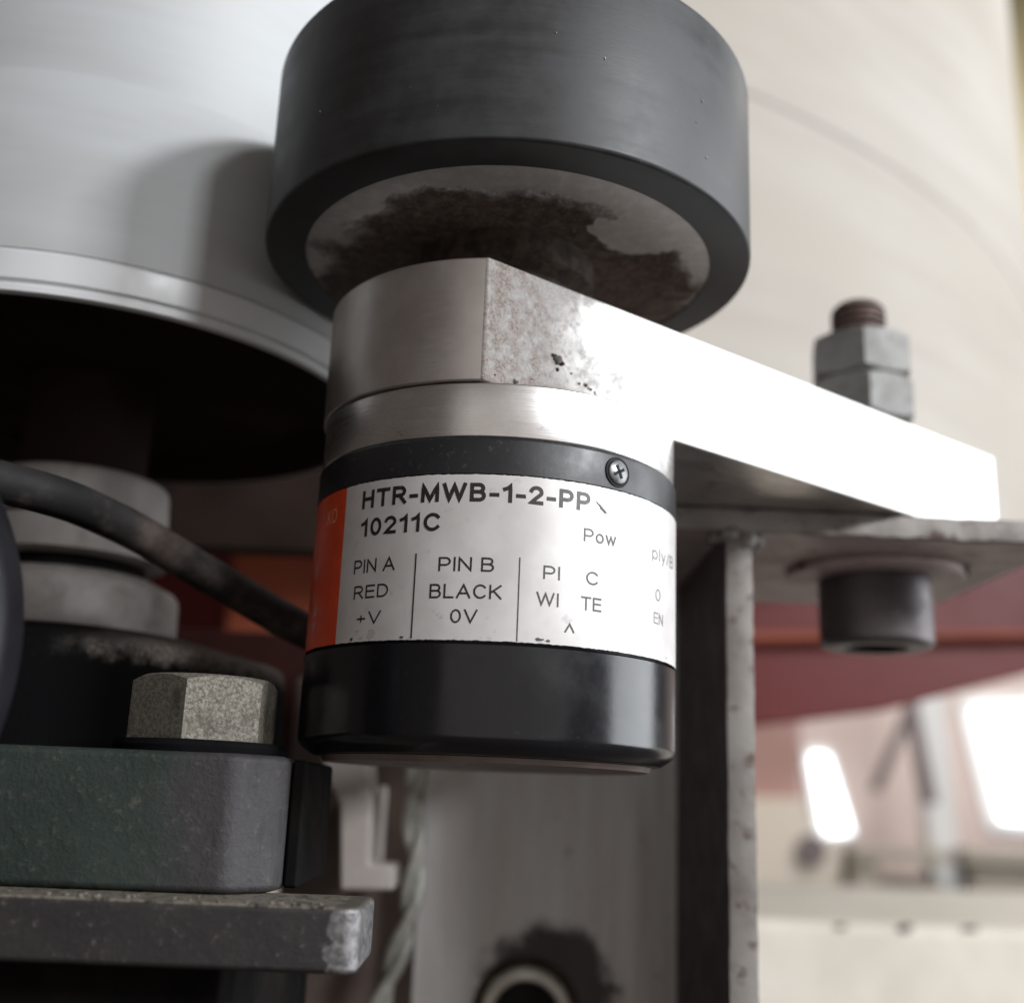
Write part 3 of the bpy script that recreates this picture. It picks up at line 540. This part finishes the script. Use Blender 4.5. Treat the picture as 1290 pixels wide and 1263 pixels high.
# screw in the band
th = R_(36.6); er = Vector((math.sin(th), -math.cos(th), 0)); et = Vector((math.cos(th), math.sin(th), 0))
SB = Matrix((et, Vector((0, 0, 1)), er)).transposed().to_4x4(); SB.translation = er*.0312 + Vector((0, 0, .0289))
sc = lathe('screw', [(.0021, 0), (.0021, .0011), (.0018, .00135), (0, .00145)], 'screw', en, basis=SB, seg=48, angle=60)
lathe('recess', [(.0021, .0010), (.00245, .00108), (.0026, .0007)], 'hole_shade', sc, basis=SB, seg=48)
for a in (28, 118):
    bm = bmesh.new(); bmesh.ops.create_cube(bm, size=1, matrix=SB @ Matrix.Rotation(R_(a), 4, 'Z') @ Matrix.Translation((0, 0, .00144)) @ Matrix.Diagonal((.0023, .00050, .00012, 1))); finish('slot_shade', bm, 'hole_shade', sc)  # raised dark bars paint the shade of the screw's cross recess
# aluminium flange ring and arm block
lathe('flange_ring', rnd(rnd([(.0300, .0321), (.0317, .0321), (.0317, .0411), (.0300, .0411)], 2, .0003, 3), 1, .0003, 3), 'turned', en, seg=192)
Rk = .0322; hw = .0237; a0 = math.asin(hw/Rk); L = .1335
loc = [(-Rk*math.cos(a0 - 2*a0*i/64), hw if i == 0 else (-hw if i == 64 else Rk*math.sin(a0 - 2*a0*i/64))) for i in range(65)]
loc += [(L-.0015, -hw), (L, -hw+.0015), (L, hw-.0012), (L-.0012, hw)]
prism('arm', [(ad.x*a + an.x*b, ad.y*a + an.y*b) for a, b in loc], .04125, .0625, 'arm', en, bevel=.00035, seg=2, angle=30)
lathe('joint', [(.0296, .0405), (.0296, .0414)], 'grime', en)
# grime lumps and fibres on the arm face
fp = lambda al, z, o=0.: tuple(ad*al + an*(hw+o) + Vector((0, 0, z)))
rr = random.Random(15); gl = [(-.0068, .0488, .0009), (-.0060, .0484, .0006), (-.0076, .0494, .0005), (-.0155, .0426, .0005), (.0110, .0440, .0004)]
for i in range(26): q = rr.random(); gl.append((-.0062 + q*.0125 + rr.uniform(-.001, .001), .0478 - q*.0048 + rr.uniform(-.0009, .0009), rr.uniform(.00018, .00050)))
for i in range(16): gl.append((rr.uniform(-.02, .012), .0416 + rr.random()**2*.0025, rr.uniform(.00015, .0004)))
for i, (al, z, s) in enumerate(gl): lump('grime_lump', fp(al, z), (s, s*.8, s*.75), 'grime' if i % 3 else 'dust', en, 120+i, 1 if s < .0005 else 3, .35)
# wheel
wh = lathe('wheel', [(.0130, .0762), (.0300, .0762), (.0312, .0757), (.0383, .0757), (.0383, .109), (0, .109)], 'hub', en, seg=192)
ty = rnd([(.0383, .0754), (.0458, .0754), (.0458, .1097), (.0383, .1097)], 2, .0012, 4); ty = rnd(ty, 1, .0007, 3)
lathe('tyre', ty, 'rubber', wh, seg=256, closed=True)
lathe('boss', [(.0085, .0627), (.0145, .0627), (.0148, .0640), (.0148, .0662), (.0128, .0668), (.0128, .0700), (.0165, .0712), (.0165, .0763)], 'grime', wh, seg=96)
rr = random.Random(77)
for i in range(7):
    t_ = rr.uniform(-70, 70); z = rr.uniform(.079, .105)
    r = .0459; a = R_(t_); lump('lint_speck', (r*math.sin(a), -r*math.cos(a), z), (.00012, .00012, rr.uniform(.0001, .0003)), 'scuff', wh, 200+i, 1)
